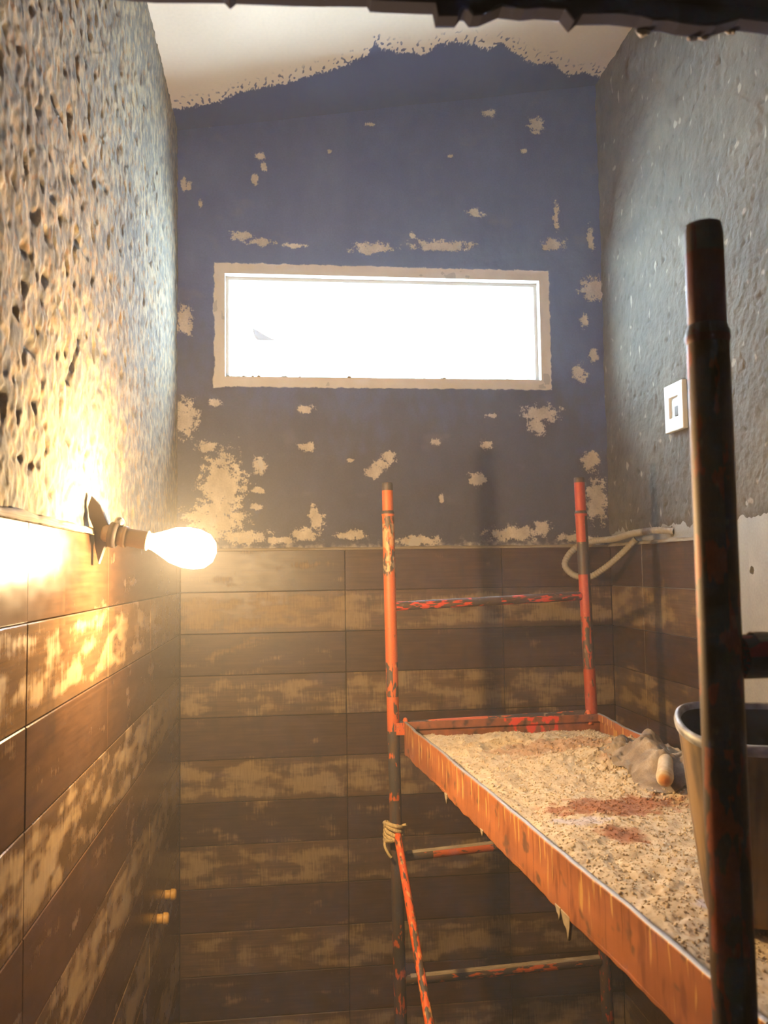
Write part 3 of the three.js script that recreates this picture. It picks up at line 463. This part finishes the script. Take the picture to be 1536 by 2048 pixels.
// ---------------------------------------------------------------- bulb in its holder, clipped to the top of the left tiles
{
  const A = V(-0.372, 1.836, -1.79), X = V(1, -0.19, 0.03).normalize(), P = (k) => A.clone().addScaledVector(X, k);
  const t = thing('work_lamp', 'bare glowing bulb in a dark holder sticking out above the left wall tiles', 'lamp');
  const dark = hex(0x4a423e, { roughness: 0.6 }), brown = hex(0x786858, { roughness: 0.55 });
  part('socket', lathe([[0.0001, 0.012], [0.015, 0.012], [0.019, 0.018], [0.019, 0.05], [0.0215, 0.052], [0.0215, 0.06], [0.018, 0.062], [0.0185, 0.098], [0.0205, 0.102], [0.0165, 0.104], [0.0001, 0.104]], 28, P(0), P(1)), brown, t);
  part('ring_nut', lathe([[0.018, 0.024], [0.0255, 0.026], [0.0265, 0.034], [0.0255, 0.042], [0.018, 0.044]], 12, P(0), P(1)), dark, t);
  const knob = blob(0.011, 0.011, 0.011, 4, 0.12, 2); knob.translate(P(0.045).x, P(0.045).y + 0.027, P(0.045).z); part('clamp_screw', knob, hex(0x77777a, { metalness: 0.6, roughness: 0.35 }), t);
  const fin = new THREE.Shape([[-0.012, 0.07], [0.004, 0.052], [0.012, 0.03], [0.02, 0.012], [0.03, 0.008], [0.026, -0.022], [0.012, -0.03], [0.002, -0.062], [-0.004, -0.03], [-0.006, 0.005], [-0.016, 0.03], [-0.018, 0.05]].map((p) => new THREE.Vector2(...p)));
  const fg = new THREE.ExtrudeGeometry(fin, { depth: 0.016, bevelEnabled: true, bevelSize: 0.0015, bevelThickness: 0.0015, bevelSegments: 2 }); fg.translate(A.x + 0.004, A.y, A.z - 0.008); part('hanging_clip', fg, dark, t);
  const bulb = part('bulb', lathe([[0.0001, 0.1], [0.0155, 0.1], [0.017, 0.112], [0.024, 0.128], [0.036, 0.152], [0.0415, 0.178], [0.0405, 0.202], [0.0345, 0.222], [0.02, 0.236], [0.0001, 0.241]], 40, P(0), P(1)), mat({ color: 0xfff4e0, emissive: new THREE.Color().setRGB(1, 0.78, 0.45), emissiveIntensity: 9, roughness: 0.3 }), t);
  const L = new THREE.PointLight(new THREE.Color().setRGB(1, 0.65, 0.31), LAMP, 0, 2); L.position.copy(P(0.178)); L.shadow.radius = 1.1; L.castShadow = true; L.name = 'bulb_light'; t.add(L);
}
// ---------------------------------------------------------------- conduit loop in the far right corner
{
  const pts = [V(1.272, 1.866, -2.72), V(1.24, 1.872, -2.78), V(1.2, 1.866, -2.9), V(1.185, 1.853, -3.03), V(1.13, 1.847, -3.12), V(1.066, 1.818, -3.13), V(1.029, 1.764, -3.12), V(1.048, 1.727, -3.09), V(1.095, 1.716, -3.06), V(1.14, 1.742, -3.04), V(1.19, 1.79, -3.0), V(1.232, 1.843, -2.96)];
  const c = new THREE.CatmullRomCurve3(pts, false, 'centripetal'), n = 340, g = new THREE.TubeGeometry(c, n, 0.0115, 12), p = g.attributes.position;
  for (let i = 0; i <= n; i++) { const q = c.getPointAt(i / n), k = 1 + 0.09 * Math.cos(i / 2.0 * Math.PI); for (let j = 0; j <= 12; j++) { const e = i * 13 + j; p.setXYZ(e, q.x + (p.getX(e) - q.x) * k, q.y + (p.getY(e) - q.y) * k, q.z + (p.getZ(e) - q.z) * k); } }
  g.computeVertexNormals();
  const t = thing('conduit_hose', 'pale grey corrugated conduit looping out of the wall in the far right corner', 'conduit');
  part('corrugated_tube', g, hex(0xa39a88, { roughness: 0.6 }), t);
  part('end_ferrule', lathe([[0.0118, 0], [0.0128, 0.001], [0.0128, 0.009], [0.009, 0.01], [0.0088, -0.01]], 20, pts[11], pts[11].clone().add(V(0.042, 0.053, 0.04))), hex(0x8e8879), t);
}
// ---------------------------------------------------------------- switch box on the right wall
{
  const t = thing('wall_switch', 'white switch box on the rough right wall, half hidden by the near post', 'switch', [XR - 0.004, 2.26, -2.634]);
  const o = new THREE.Shape([[-0.062, -0.074], [0.062, -0.074], [0.062, 0.074], [-0.062, 0.074]].map((p) => new THREE.Vector2(...p))); o.holes.push(new THREE.Path([[-0.034, -0.036], [-0.034, 0.036], [0.034, 0.036], [0.034, -0.036]].map((p) => new THREE.Vector2(...p))));
  const g = new THREE.ExtrudeGeometry(o, { depth: 0.012, bevelEnabled: true, bevelSize: 0.003, bevelThickness: 0.003, bevelSegments: 2 }); g.rotateY(-Math.PI / 2); g.translate(-0.001, 0, 0); part('cover_plate', g, hex(0xe9ebe8, { roughness: 0.35 }), t);
  part('insert', box(-0.008, 0.004, -0.036, 0.036, -0.034, 0.034), hex(0xc2cac6, { roughness: 0.5 }), t);
  part('rocker', box(-0.014, -0.006, -0.03, 0.0, 0.006, 0.028), hex(0x5c5148, { roughness: 0.6 }), t);
}
// ---------------------------------------------------------------- capped pipe stubs low on the left wall
for (const [y, z, l] of [[0.739, -2.885, 'tan capped pipe stub low on the left wall, the one nearer the corner'], [0.732, -2.71, 'tan capped pipe stub low on the left wall, the one farther from the corner']]) {
  const t = thing('pipe_plug', l, 'pipe plug', [XL, y, z], 'capped pipe stubs on the left wall');
  const plug = hex(0xc89a4c, { roughness: 0.5 });
  part('stub', lathe([[0.0001, -0.006], [0.014, -0.006], [0.014, 0.018], [0.0001, 0.018]], 20, V(0, 0, 0), V(1, 0, 0)), plug, t);
  part('cap', lathe([[0.0001, 0.016], [0.0175, 0.016], [0.0185, 0.02], [0.0175, 0.03], [0.012, 0.034], [0.0001, 0.034]], 8, V(0, 0, 0), V(1, 0, 0)), plug, t);
}

renderer.render(scene, camera);
